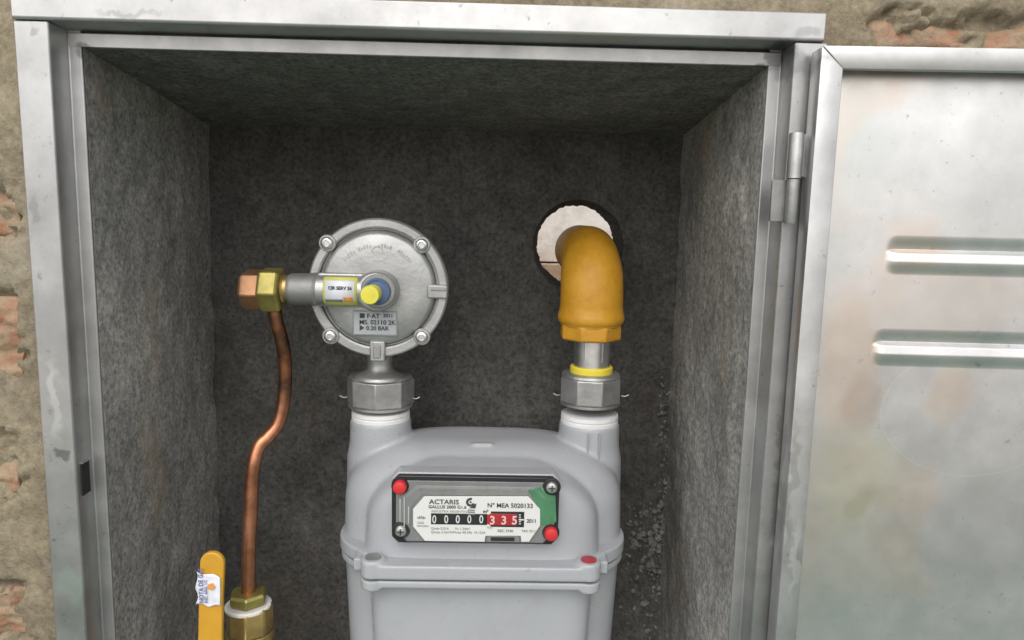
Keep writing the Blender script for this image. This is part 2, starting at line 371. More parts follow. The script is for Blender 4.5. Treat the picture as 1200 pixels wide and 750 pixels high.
for (x0, x1, z0, z1) in BR:                      # exposed faces of the bricks
    nx_, nz_ = 70, max(8, int((z1-z0)/.0016)); Q = np.zeros((nz_+2, nx_+2, 3))
    for i in range(nz_+2):
        for j in range(nx_+2):
            u, v = min(max((j-1)/(nx_-1), 0), 1), min(max((i-1)/(nz_-1), 0), 1)
            # finer towards the visible end
            x = x0 + (x1-x0)*(1-(1-u)**2 if x0 < 0 else u); z = z0 + (z1-z0)*v
            rib = .0004*math.sin(z*2*math.pi/.0075)
            y = WY + .002 + rib + .0024*fbm(x*55, 1, z*70, 4) + (.0035*max(0, fbm(x*25+3, 2, z*25))*2)
            e = min(u, 1-u)*(x1-x0), min(v, 1-v)*(z1-z0)
            y += .004*math.exp(-min(e)/.003)
            if i in (0, nz_+1) or j in (0, nx_+1): y = WY+.03
            Q[i, j] = (x, y, z)
    grid_mesh('brick', Q, M['brick'], wall)

# niche lining --------------------------------------------------------------
DB = .205
BL0, BR0, BL1, BR1 = Vector((-.2085, DB, -.018)), Vector((.2025, DB, -.017)), Vector((-.2135, DB, NB-.02)), Vector((.2035, DB, NB-.02))
FL0, FR0, FL1, FR1 = Vector((-.2008, .0026, .0012)), Vector((.2008, .0026, .0012)), Vector((-.2008, .0026, NB)), Vector((.2008, .0026, NB))
def lining(name, a0, b0, a1, b1, nu, nv, nrm, amp=.0019, mat='cement'):
    """a: front edge, b: back edge; 0/1 the two ends"""
    P = np.zeros((nv+1, nu+1, 3)); nrm = Vector(nrm)
    for i in range(nv+1):
        for j in range(nu+1):
            s, t = i/nv, j/nu
            p = (a0.lerp(b0, s)).lerp(a1.lerp(b1, s), t)
            d = amp*fbm(p.x*16, p.y*16, p.z*16, 3) + .0007*fbm(p.x*110, p.y*110, p.z*110, 4)
            p = p + nrm*(d*min(1, s*8+.1))
            P[i, j] = p
    o = grid_mesh(name, P, M[mat], wall)
    so = o.modifiers.new('thickness', 'SOLIDIFY'); so.thickness = .02; so.offset = -1 if (o.data.polygons[0].normal.dot(nrm) > 0) else 1
    return o
e_ = .004
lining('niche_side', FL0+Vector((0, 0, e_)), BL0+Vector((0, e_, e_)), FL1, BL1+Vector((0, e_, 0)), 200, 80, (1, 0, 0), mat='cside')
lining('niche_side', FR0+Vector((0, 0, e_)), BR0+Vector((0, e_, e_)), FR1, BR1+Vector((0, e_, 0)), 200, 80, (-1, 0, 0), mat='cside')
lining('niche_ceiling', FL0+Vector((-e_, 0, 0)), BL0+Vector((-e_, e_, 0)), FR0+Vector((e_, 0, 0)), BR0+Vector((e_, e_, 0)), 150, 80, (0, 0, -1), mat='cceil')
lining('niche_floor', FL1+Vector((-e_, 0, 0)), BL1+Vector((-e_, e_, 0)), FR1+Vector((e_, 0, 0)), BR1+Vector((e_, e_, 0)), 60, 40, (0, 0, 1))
# back wall with the broken-out round hole
HC = at(678, 288, DB); HR = .0402
bx0, bx1, bz0, bz1 = -.224, .216, NB-.03, -.006
ang = sorted([2*math.pi*i/420 for i in range(420)] + [math.atan2(z-HC.z, x-HC.x) % (2*math.pi) for x in (bx0, bx1) for z in (bz0, bz1)])
na = len(ang); nr = 90
vs, fs = [], []
def edge_d(a):
    c, s = math.cos(a), math.sin(a); t = 9
    if abs(c) > 1e-9: t = min(t, ((bx1 if c > 0 else bx0)-HC.x)/c)
    if abs(s) > 1e-9: t = min(t, ((bz1 if s > 0 else bz0)-HC.z)/s)
    return t
for k in range(nr+1):
    for a in ang:
        r0 = HR*(1+.018*fbm(math.cos(a)*3, math.sin(a)*3, 1)); r1 = edge_d(a); r = r0 + (r1-r0)*(k/nr)**1.35
        x, z = HC.x+r*math.cos(a), HC.z+r*math.sin(a)
        d = .0034*fbm(x*15, 3, z*15, 3) + .0008*fbm(x*100, 7, z*100, 4)
        crumb = max(0, min(1, (x-.13)/.03))*max(0, min(1, (-.26-z)/.05)); d += crumb*.004*max(0, fbm(x*110, 2, z*110, 4)+.2)
        corner = math.exp(-max(0, BR0.x-x)/.006)*max(0, min(1, (-.19-z)/.03)); d += corner*.004*abs(fbm(x*60, 8, z*90, 3))
        vs.append((x, DB-d-(.0008 if k else -.0015), z))
for t, (dy, f) in enumerate([(.006, .985), (.014, .93), (.024, .90), (.034, .91), (.05, 1.15), (.05, 4)]):
    for a in ang:
        jag = 1 + (.035*fbm(math.cos(a)*7+t*.2, math.sin(a)*7, 4, 4) - .01 if 0 < t < 4 else 0)
        r = HR*f*jag; vs.append((HC.x+r*math.cos(a), DB+dy, HC.z+r*math.sin(a)))
for k in range(nr):
    for i in range(na):
        j = (i+1) % na; fs.append((k*na+i, k*na+j, (k+1)*na+j, (k+1)*na+i))
b0_ = (nr+1)*na
chain = [0] + [b0_+t*na for t in range(6)]
for p_, q_ in zip(chain, chain[1:]):
    for i in range(na):
        j = (i+1) % na; fs.append((p_+i, q_+i, q_+j, p_+j))
me = bpy.data.meshes.new('niche_back'); me.from_pydata(vs, [], fs); me.update()
bm = bmesh.new(); bm.from_mesh(me); bmesh.ops.recalc_face_normals(bm, faces=bm.faces); bmesh.ops.triangulate(bm, faces=bm.faces); bm.to_mesh(me); bm.free()
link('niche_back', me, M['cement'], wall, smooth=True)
bm = bmesh.new()                                  # rear face of the masonry, with an opening for the hole
for a, b, c, d in ((-.8, HC.x-.1, -1.3, .6), (HC.x+.1, .8, -1.3, .6), (HC.x-.1, HC.x+.1, HC.z+.1, .6), (HC.x-.1, HC.x+.1, -1.3, HC.z-.1)):
    bm_box(bm, a, b, DB+.049, DB+.056, c, d)
obj('rear_render_coat', bm, M['render'], wall)
bm = bmesh.new(); bm_box(bm, -.8, .8, .0, DB+.056, .585, .605); obj('coping', bm, M['render'], wall)
# mortar crumbs stuck to the lower right of the niche back
bm = bmesh.new(); rnd = random.Random(3)
for i in range(330):
    if i < 230:
        px, py = 782-abs(rnd.gauss(0, 1))*30, 590+abs(rnd.gauss(0, 1))*85
        if py > 900 or (px < 735 and py < 640): continue
    else: px, py = rnd.gauss(779, 4), rnd.uniform(430, 640)
    c = at(px, py, DB-.003); r = min(.0036, .0009+abs(rnd.gauss(0, 1))*.0011)*(1 if i < 230 else .75)
    mt = Matrix.Translation((c.x, DB-.0025, c.z)) @ Matrix.Rotation(rnd.uniform(0, 6), 4, Vector((rnd.random(), rnd.random(), rnd.random())).normalized()) @ Matrix.Diagonal((r*rnd.uniform(.7, 1.5), r*rnd.uniform(.7, 1.3), r, 1))
    ret = bmesh.ops.create_icosphere(bm, subdivisions=1, radius=1, matrix=mt)
    for v in ret['verts']: v.co += Vector((rnd.uniform(-1, 1), rnd.uniform(-1, 1), rnd.uniform(-1, 1)))*r*.28
o = obj('mortar_crumbs', bm, M['cceil'], wall, smooth=False); o['kind'] = 'stuff'

# ------------------------------------------------------------------ pale wall seen through the hole
YB = 1.5
yard = thing('yard_wall', (.2, YB, -1.3), 'pale plastered wall with a red brick base, seen through the round hole', 'wall')
pz = Zz(645, 307, YB)
box('plaster_band', -.9, 1.3, YB, YB+.12, pz, .35, M['paleplaster'], yard, .003)
box('brick_backing', -.9, 1.3, YB+.004, YB+.12, -1.3, pz-.004, M['paleplaster'], yard, 0)
bw = None
for r_ in range(5):
    for c_i in range(9):
        x0 = -.82 + c_i*.232 + (.11 if r_ % 2 else 0); z1 = pz-.006-r_*.072
        if bw is None: bw = box('brick', 0, .222, 0, .06, -.062, 0, M['brick'], yard, .003); me = bw.data; b_ = bw
        else:
            b_ = bw.copy(); COL.objects.link(b_); b_.parent = yard
        b_.location = (x0, YB-.004+rnd.uniform(-.002, .002), z1)
        b_.matrix_parent_inverse = Matrix.Translation((-.2, -YB, 1.3))

# ------------------------------------------------------------------ door frame
fr_ = thing('gas_cabinet', (0, 0, NB), 'galvanised steel cabinet front around the niche, its louvred door swung open to the right', 'cabinet')
prof = [(0, 0), (.0075, 0), (.0082, -.0165), (.009, -.017), (.027, -.017), (.027, .012), (.004, .012), (.004, .0022), (0, .0022)]
def rail(name, kind, L0, L1, off=0, nudge=0):
    bm = bmesh.new(); n = len(prof); N = 40; rings = []
    for k in range(N+1):
        t = L0 + (L1-L0)*k/N; ring = []
        for (o_, y) in prof:
            wob = .00025*fbm(t*9+off, o_*40, 2, 2)
            y2 = y - (nudge if y < -.01 else 0) + wob
            if kind == 'L': p = (-.2-o_+wob, y2, t)
            elif kind == 'R': p = (.2+o_*.99+wob, y2, t)
            elif kind == 'T': p = (t, y2, (o_ if o_ < .003 else o_)+wob)
            else: p = (t, y2, NB-o_)
            ring.append(bm.verts.new(p))
        rings.append(ring)
    for a, b in zip(rings, rings[1:]):
        for i in range(n): bm.faces.new((a[i], a[(i+1) % n], b[(i+1) % n], b[i]))
    bm.faces.new(rings[0]); bm.faces.new(rings[-1])
    return obj(name, bm, M['frame'], fr_, smooth=True, auto=30, bevel=.0007)
rail('stile', 'L', NB, .0102, 1); rail('stile', 'R', NB, .0102, 5)
# head rail: lip between the stiles, band across their tops
bm = bmesh.new()
def pr_x(pts, x0, x1):
    a = [bm.verts.new((x0, y, z)) for y, z in pts]; b = [bm.verts.new((x1, y, z)) for y, z in pts]
    bm.faces.new(a); bm.faces.new(b[::-1]); n = len(pts)
    for i in range(n): bm.faces.new((a[i], b[i], b[(i+1) % n], a[(i+1) % n]))
pr_x([(.0, .0003), (-.0008, .0082), (.012, .0082), (.012, .004), (.0024, .004), (.0024, .0003)], -.2074, .2074)
obj('lip', bm, M['frame'], fr_, smooth=True, auto=30, bevel=.0005)
bm = bmesh.new()
pr_x([(.0125, .0084), (-.0172, .0108), (-.0182, .0116), (-.0182, .0262), (.0125, .0262)], -.2273, .2246)
hr_ = obj('head_rail', bm, M['frame'], fr_, smooth=True, auto=30, bevel=.0008)
rail('sill_rail', 'B', -.19, .19, 3)
# catch slot: dark block paints its inner shade on the left stile's return
c0, c1 = at(100, 541, -.008), at(100, 578, -.008)
box('catch_slot', -.2082, -.2072, -.0125, -.0045, c1.z, c0.z, M['dark'], fr_, .0002)
bm = bmesh.new()
for (a, b, c, d) in ((-.0125, -.0045, c0.z, c0.z+.0012), (-.0045, -.0036, c1.z, c0.z)): bm_box(bm, -.2082, -.2066, a, b, c, d)
obj('slot_rim', bm, M['frame'], fr_)

# ------------------------------------------------------------------ door, swung open flat beside the frame
DX, DY = .2165, -.036
DT = Zz(985, 55, DY)
DW, DH = .40, DT-(NB-.02)
# built in its own frame: x along the door, y depth (lip at y=0, panel at y=.015), then turned about the hinge side
def louvre(x, zz):
    """inward relief of the two pressed louvres; zz = height below their top edge"""
    h = 0
    for (zt, zb, xl) in LV:
        L = zt-zb; t = (zt-zz)/L
        if -.05 < t < 1.05:
            t = min(1, max(0, t))
            ew = .72+.28*min(1, max(0, (x-xl)/.006))**.5; t = min(1, max(0, (t-.5)/ew+.5))
            if t < .36: k = (1-math.cos(t/.36*math.pi))/2*.6+.4*t/.36
            elif t < .46: k = 1-(t-.36)/.10*1.55
            elif t < .66: k = -.55-.45*(t-.46)/.2
            else: k = -((1+math.cos((t-.66)/.34*math.pi))/2*.6+.4*(1-(t-.66)/.34))
            e = min(1, max(0, (x-xl)/.007)); e = e*e*(3-2*e)
            e2 = min(1, max(0, (DW-.05-x)/.007)); h += k*e*e2*.0021
    return h
a1, b1, a2, b2 = at(1100, 277, -.02), at(1100, 322, -.02), at(1100, 385, -.02), at(1100, 428, -.02)
xl1 = X(1031, 300, -.02)-DX
LV = [(a1.z, b1.z, xl1), (a2.z, b2.z, xl1-.003)]
LV += [(a2.z-(a1.z-a2.z)*k, b2.z-(a1.z-a2.z)*k, xl1) for k in (5,)]
PY = .0145
xs = np.unique(np.round(np.concatenate([np.linspace(.001, xl1-.005, 26), np.arange(xl1-.005, xl1+.014, .0006), np.linspace(xl1+.014, DW-.002, 60)]), 5))
zl = [np.linspace(NB-.018, b2.z-.006, 120), np.arange(b2.z-.006, a1.z+.006, .0004), np.linspace(a1.z+.006, DT-.001, 60)]
zs = np.unique(np.round(np.concatenate(zl), 5))
P = np.zeros((len(zs), len(xs), 3))
for i, z in enumerate(zs):
    for j, x in enumerate(xs):
        y = PY + louvre(x, z) + .0011*fbm(x*7, 2, z*7, 2)
        P[i, j] = (DX+x, DY+y, z)
pan = grid_mesh('door', P, M['door'], None)
so = pan.modifiers.new('thickness', 'SOLIDIFY'); so.thickness = .0009; so.offset = 0
parts = [pan]
def dpoly(name, pts, lean=0):
    """bent edge strip: list of quads"""
    bm = bmesh.new()
    for q in pts: bm.faces.new([bm.verts.new((DX+x, DY+y, z)) for x, y, z in q])
    bmesh.ops.remove_doubles(bm, verts=bm.verts, dist=1e-6)
    o = obj(name, bm, M['dooredge'], None, smooth=True, auto=30)
    s = o.modifiers.new('thickness', 'SOLIDIFY'); s.thickness = .0010; s.offset = 0
    b = o.modifiers.new('bevel', 'BEVEL'); b.width = .0008; b.segments = 2; b.limit_method = 'ANGLE'
    return o
LW = .0112; ZB = NB-.02; gp = .0003
def strip_side(name, xa, xb):  # outer edge xa, inner lip edge xb
    s = 1 if xb > xa else -1
    return dpoly(name, [((xa, 0, ZB), (xb, 0, ZB+LW), (xb, 0, DT-LW), (xa, 0, DT)), ((xa, 0, ZB), (xa, 0, DT), (xa, PY, DT), (xa, PY, ZB)), ((xb, 0, ZB+LW), (xb, 0, DT-LW), (xb, .003, DT-LW), (xb, .003, ZB+LW))])
parts.append(strip_side('edge_flange', 0, LW)); parts.append(strip_side('edge_flange', DW, DW-LW))
def strip_h(name, za, zb):
    d = LW; x0, x1 = gp, DW-gp; xa, xb = LW+gp, DW-LW-gp
    return dpoly(name, [((x0, -.0001, za), (x1, -.0001, za), (xb, -.0001, zb), (xa, -.0001, zb)), ((x0, -.0001, za), (x0, PY, za), (x1, PY, za), (x1, -.0001, za)), ((xa, -.0001, zb), (xb, -.0001, zb), (xb, .003, zb), (xa, .003, zb))])
parts.append(strip_h('top_flange', DT, DT-LW)); parts.append(strip_h('bottom_flange', ZB, ZB+LW))
rot = Matrix.Translation((DX, DY+PY/2, 0)) @ Matrix.Rotation(R(-3.0), 4, 'Z') @ Matrix.Translation((-DX, -DY-PY/2, 0))
for o in parts:
    o.data.transform(rot); o.parent = fr_ if o is pan else pan
    if o is pan: o.matrix_parent_inverse = fr_.matrix_world.inverted()
bpy.context.view_layer.update(); door = pan
for o in parts[1:]: o.matrix_parent_inverse = pan.matrix_world.inverted()
# hinge: sleeve and leaf on the door, pin and leaf on the frame
hy = -.026
hc = at(931, 182, hy); kk = mpp(931, 182, hy)
z_t, z_m, z_b = Zz(931, 156, hy), Zz(931, 209, hy), Zz(930, 262, hy)
lathe('hinge_sleeve', [(.0042, z_m), (.0041, z_m+.0006), (.0041, z_t-.0006), (.0039, z_t)], 28, (hc.x+.0005, hy, 0), M['nut'], door)
box('hinge_leaf', hc.x+.0035, hc.x+.0105, hy+.003, hy+.0045, z_m+.001, z_t, M['frame'], door, .0003)
lathe('hinge_pin', [(.0032, z_b), (.0034, z_b+.0005), (.0034, z_m-.0006), (.0032, z_m-.0004)], 28, (hc.x+.0005, hy, 0), M['nut'], fr_)
box('hinge_leaf', hc.x-.0100, hc.x-.001, hy+.0035, hy+.0055, z_b+.001, z_m-.0008, M['castd'], fr_, .0003)  # dark metal here paints in the shade of the recess beside the pin
# ------------------------------------------------------------------ gas meter
MX, MY = .0357, .115
mt_ = thing('gas_meter', (MX, MY, NB), 'pale grey domed diaphragm gas meter with a number index, two necks on top', 'gas meter')
FZ = -.3385                         # seam of the two case halves
def sup(a, b, n, yc, N=96, fr=None):
    out = []
    for i in range(N):
        t = 2*math.pi*i/N; c, s = math.cos(t), math.sin(t)
        out.append((MX + a*math.copysign(abs(c)**(2/n), c), yc + b*math.copysign(abs(s)**(2/n), s)))
    return out
def bm_loft(bm, levels):
    rings = [[bm.verts.new((x, y, z)) for x, y in pts] for pts, z in levels]; n = len(rings[0])
    for a, b in zip(rings, rings[1:]):
        for i in range(n): bm.faces.new((a[i], a[(i+1) % n], b[(i+1) % n], b[i]))
    bm.faces.new(rings[0]); bm.faces.new(rings[-1])
top_z = -.2590
bm = bmesh.new()
lv = []
H = top_z-FZ
for k in range(25):                 # rear block, arching over
    u = k/24; z = FZ + .003 + (H-.003)*math.sin(u*math.pi/2); q = (z-FZ)/H
    sh = math.sqrt(max(0, 1-max(0, (q-.42)/.58)**2.6)) if q > .42 else 1
    lv.append((sup(.1062*(1-.012*q)*(.30+.70*sh), .051*(.26+.74*sh), 3.4, MY-.012+.006*q), z))
bm_loft(bm, lv)
lv = []
for k in range(25):                 # front bulge that carries the index
    u = k/24; z = FZ + .003 + (H-.009)*math.sin(u*math.pi/2); q = (z-FZ)/(H-.006)
    sh = math.sqrt(max(0, 1-max(0, (q-.80)/.20)**2.2)) if q > .80 else 1
    a = .085-.003*q; sa = (1-.50*max(0, (q-.40)/.60)**2.6); a *= sa; yf = .0365+.0035*q; yf2 = yf + (1-sh)*.05; yb = .125
    lv.append((sup(a*(.80+.20*sh)*(1+.05*max(0, .15-q)/.15), (yb-yf2)/2+.004*max(0, .15-q)/.15, 5.5, (yb+yf2)/2), z))
bm_loft(bm, lv)
for nx in (-.0465, .1178):          # neck stubs
    sgn = 1 if nx > MX else -1
    bm_lathe(bm, [(.027, FZ+.02), (.0262, FZ+.06), (.0242, -.268), (.0236, -.2485)], 48, (nx, MY, 0))
bm_box(bm, MX-.009, MX+.006, .083, .086, top_z-.004, top_z+.0003)
fuse('upper_case', bm, M['paint'], mt_, .0013, 16)
# gasket-plane flanges with front ears
def flange_bm(z0, z1, grow=0.):
    bm = bmesh.new()
    prism_z(bm, sup(.1075+grow, .058+grow, 2.3, .087), z0, z1)
    prism_z(bm, sup(.088+grow, .060+grow, 5, .092), z0, z1)
    prism_z(bm, [(MX-.0785, .0245-grow), (MX+.0785, .0245-grow), (MX+.0785, .07), (MX-.0785, .07)], z0, z1)
    return bm
bm = flange_bm(FZ+.0007, FZ+.0110)
for s in (-1, 1):
    bm_lathe(bm, [(.0086, FZ+.0007), (.0086, FZ+.0130), (.0078, FZ+.0135)], 32, (MX+s*.0744, .0325, 0))
    bm_box(bm, MX+s*.0860+(-.003), MX+s*.0860+.003, .037, .050, FZ+.0007, FZ+.0100)
fuse('upper_flange', bm, M['paint'], mt_, .001, 5)
bm = flange_bm(FZ-.0058, FZ-.0006, -.001)
for s in (-1, 1): bm_lathe(bm, [(.0078, FZ-.0080), (.0084, FZ-.0072), (.0084, FZ-.0006)], 32, (MX+s*.0744, .0325, 0))
fuse('lower_flange', bm, M['paint'], mt_, .0009, 4)
bm = bmesh.new(); lv = []
for k in range(20):
    q = k/19; z = FZ-.003-(.150)*q
    sh = math.sqrt(max(0, 1-max(0, (q-.7)/.3)**2.4))
    lv.append((sup((.1056-.006*q)*(.5+.5*sh), .050*(.6+.4*sh), 3.4, MY-.012), z))
bm_loft(bm, lv); lv = []
for k in range(20):
    q = k/19; z = FZ-.003-(.145)*q
    sh = math.sqrt(max(0, 1-max(0, (q-.7)/.3)**2.4)); yf = .0375+(1-sh)*.04
    lv.append((sup((.081-.006*q)*(.6+.4*sh), (.125-yf)/2, 7, (.125+yf)/2), z))
bm_loft(bm, lv); fuse('lower_case', bm, M['paint'], mt_, .0014, 8)
lathe('flange_bolt', [(.0054, FZ+.0130), (.0054, FZ+.0141), (.003, FZ+.0145)], 24, (MX-.0744, .0325, 0), M['nut'], mt_)
o = lathe('bolt_seal', [(.0054, FZ+.0130), (.0054, FZ+.0142), (.0035, FZ+.0146)], 24, (MX+.0744, .0325, 0), plain('dark_red_seal', (.36, .035, .05), .35), mt_); o['label'] = 'red sealed flange bolt'
# white threaded collars on the necks
NKZ = [Zz(447, 484, MY), Zz(690, 484, MY)]
for nx in (-.0465, .1178):
    r0 = .0226
    lathe('neck_collar', [(.0205, -.2510), (r0, -.2495), (r0, -.2470), (r0-.0009, -.2462), (r0, -.2454), (r0-.0003, -.2425), (.020, -.2418)], 48, (nx, MY, 0), M['white'], mt_)
# vertical casting marks on the right neck
for dx in (-.004, .0045):
    box('casting_rib', .1178+dx, .1178+dx+.0006, MY-.0262, MY-.022, -.272, -.252, M['paint'], mt_, .0002)

# register -----------------------------------------------------------------
RY = .0355
reg = bpy.data.objects.new('tmp', None)
def rx(px, py, Y=RY-.006): return X(px, py, Y)
def oct_(x0, x1, z0, z1, c): return [(x0+c, z0), (x1-c, z0), (x1, z0+c), (x1, z1-c), (x1-c, z1), (x0+c, z1), (x0, z1-c), (x0, z0+c)]
k0 = at(459, 636, RY-.006); k1 = at(656, 560, RY-.006)
x0, x1, z0, z1 = k0.x, k1.x, k0.z, k1.z
bm = bmesh.new(); prism_y(bm, oct_(x0, x1, z0, z1, .0045), RY-.006, RY+.012)
reg = obj('register', bm, M['black'], mt_, smooth=True, auto=30, bevel=.0008)
bm = bmesh.new(); prism_y(bm, oct_(x0-.0007, x1+.0007, z0-.0004, z1+.0009, .0045), RY-.0022, RY+.012)
obj('register_surround', bm, M['paint'], mt_, smooth=True, auto=30, bevel=.001)
def rpt(px, py, Y): p = at(px, py, Y); return p
YP = RY-.0068                       # grey inner face
def rbox(name, px0, py0, px1, py1, Y, dep, m, parent=reg, bev=.0002):
    a, b = at(px0, py1, Y), at(px1, py0, Y); return box(name, a.x, b.x, Y, Y+dep, a.z, b.z, m, parent, bev)
bm = bmesh.new(); a, b = at(464, 634, YP), at(651, 566, YP); prism_y(bm, oct_(a.x, b.x, a.z, b.z, .0075), YP, YP+.002)
obj('register_face', bm, M['greyp'], reg, smooth=True, auto=30, bevel=.0003)
# green moulding to the right of the plate
def poly_px(name, pts, Y, dep, m, bev=.0002):
    bm = bmesh.new(); prism_y(bm, [(at(x, y, Y).x, at(x, y, Y).z) for x, y in pts], Y, Y+dep); return obj(name, bm, m, reg, bevel=bev)
poly_px('green_moulding', [(618, 574), (636, 571), (651, 583), (652, 612), (640, 616), (632, 616), (630, 592)], YP-.0006, .0008, M['green'])
poly_px('left_moulding', [(466, 584), (474, 578), (490, 573), (496, 578), (482, 594), (480, 622), (470, 616)], YP-.0006, .0008, M['greyp'])
for (q0, q1) in (((468, 585), (468, 612)), ((473, 582), (472, 618)), ((478, 594), (477, 614))):
    rbox('moulding_rib', q0[0], q0[1], q0[0]+1.6, q1[1], YP-.0011, .0006, M['greyl'])
poly_px('top_bevel', [(491, 569), (622, 571), (618, 581), (496, 580)], YP-.0005, .0006, M['castd'])
# white plate with cut corners and a notch at its lower edge
YW = YP-.0022
pts = [(484, 597), (497, 582), (619, 582), (633, 597), (633, 616), (620, 635), (611, 635), (610, 628), (569, 628), (568, 635), (498, 634), (484, 617)]
poly_px('index_plate', pts, YW, .0014, M['plate'])
rbox('plate_notch', 570, 628, 609, 635, YW+.0004, .001, M['greyp']); rbox('notch_slot', 575, 630, 603, 634, YW+.0001, .001, M['black'])
rbox('counter_window', 505, 602.5, 571, 614.5, YW-.0002, .0006, M['black'])
for i, px in enumerate((509, 523, 536.5, 550, 564)):
    text('0', .0080, Vector((at(px, 608.6, YW).x, YW-.0006, at(px, 608.6, YW).z)), M['digit'], reg, 'CENTER', 'digit', .72, .0001)
rbox('red_counter_window', 569, 603, 576, 614.5, YW-.0002, .0006, M['redw'])
rbox('red_counter_frame', 575, 600, 614.5, 617.5, YW-.0003, .0006, M['black'])
rbox('red_wheels', 573.5, 602.5, 606, 615.5, YW-.0006, .0006, M['redw'])
for i, (px, d) in enumerate(((577, '3'), (590.5, '3'), (603, '5'))):
    text(d, .0084, Vector((at(px, 609.5, YW).x, YW-.0010, at(px, 609.5, YW).z)), M['digitp'], reg, 'CENTER', 'digit', .95, .0002)
for k in range(5): rbox('scale_mark', 608, 603+k*2.6, 610.5, 604.2+k*2.6, YW-.0008, .0003, M['digit'])
rbox('scale_mark', 608, 608.4, 614, 610, YW-.0009, .0003, M['digit'])
def rt(s, px, py, size, m=M['ink'], al='LEFT', sx=1., bold=0.):
    p = at(px, py, YW); text(s, size, Vector((p.x, YW-.0003, p.z)), m, reg, al, 'lettering', sx, bold)
rt('ACTARIS', 503, 588, .0046, sx=1.1, bold=.00008)
rt('GALLUS 2000 G1.6', 502, 593.8, .0030, sx=1.06, bold=.00006)
rt('INDUSTRIA ARGENTINA', 505.5, 599, .0022, M['inkg'], sx=1.05)
rt('N° MEA 5020133', 571, 592.2, .0044, sx=.98, bold=.00008)
rt('m³', 566, 599.2, .0034, M['ink'], bold=.0001)
rt('2011', 617, 610.5, .0038, sx=.9, bold=.00008)
rt('Qmin 0.016', 505, 619, .0025, M['inkg']); rt('Vc 1.2dm³', 533, 619.3, .0025, M['inkg'])
rt('Qmax 2.5m³/h', 505, 623.3, .0025, M['inkg']); rt('Pmax 40 kPa  N.1234', 531, 623.6, .0025, M['inkg'])
rt('0.01', 571, 618, .0022, M['inkg']); rt('REC 3740', 583, 622, .0026, M['inkg'], bold=.00005); rt('TAC 7/11', 611, 622.2, .0024, M['inkg'], bold=.00004)
rt('GAS', 489, 612.5, .0024, M['inkg']); rt('NATURAL', 488.5, 616.2, .0018, M['inkg'])
# fan mark at the left of the plate
bm = bmesh.new(); cA = at(493.5, 609, YW)
for k in range(5):
    a0 = R(25+k*27); a1_ = a0+R(16)
    prism_y(bm, [(cA.x+r_*math.cos(t), cA.z+r_*.8*math.sin(t)) for r_, t in ((.0012, a0), (.0034, a0), (.0034, a1_), (.0012, a1_))], YW-.0003, YW+.0001)
obj('fan_mark', bm, M['inkg'], reg)
# round emblem in the middle of the plate
cB = at(551.5, 588.5, YW)
bm = bmesh.new(); N = 30
def arc(bm, c, ri, ro, a0, a1, y0, y1, N=24):
    pin = [(c.x+ri*math.cos(a0+(a1-a0)*i/N), c.z+ri*math.sin(a0+(a1-a0)*i/N)) for i in range(N+1)]
    pou = [(c.x+ro*math.cos(a0+(a1-a0)*i/N), c.z+ro*math.sin(a0+(a1-a0)*i/N)) for i in range(N+1)]
    for i in range(N): prism_y(bm, [pin[i], pou[i], pou[i+1], pin[i+1]], y0, y1)
arc(bm, cB, .0015, .0031, R(70), R(340), YW-.0003, YW+.0001)
arc(bm, cB, 0.0001, .0007, 0, R(360), YW-.0003, YW+.0001, 12)
prism_y(bm, [(cB.x+.0012, cB.z-.0030), (cB.x+.0040, cB.z-.0006), (cB.x+.0034, cB.z-.0042), (cB.x-.001, cB.z-.0042)], YW-.0003, YW+.0001)
obj('emblem', bm, M['ink'], reg)
bm = bmesh.new()
for k in range(3): prism_y(bm, [(cB.x-.0018, cB.z-.0052-k*.0014), (cB.x+.0030, cB.z-.0052-k*.0014), (cB.x+.0030, cB.z-.006-k*.0014), (cB.x-.0018, cB.z-.006-k*.0014)], YW-.0003, YW+.0001)
obj('emblem_base', bm, M['inkg'], reg)
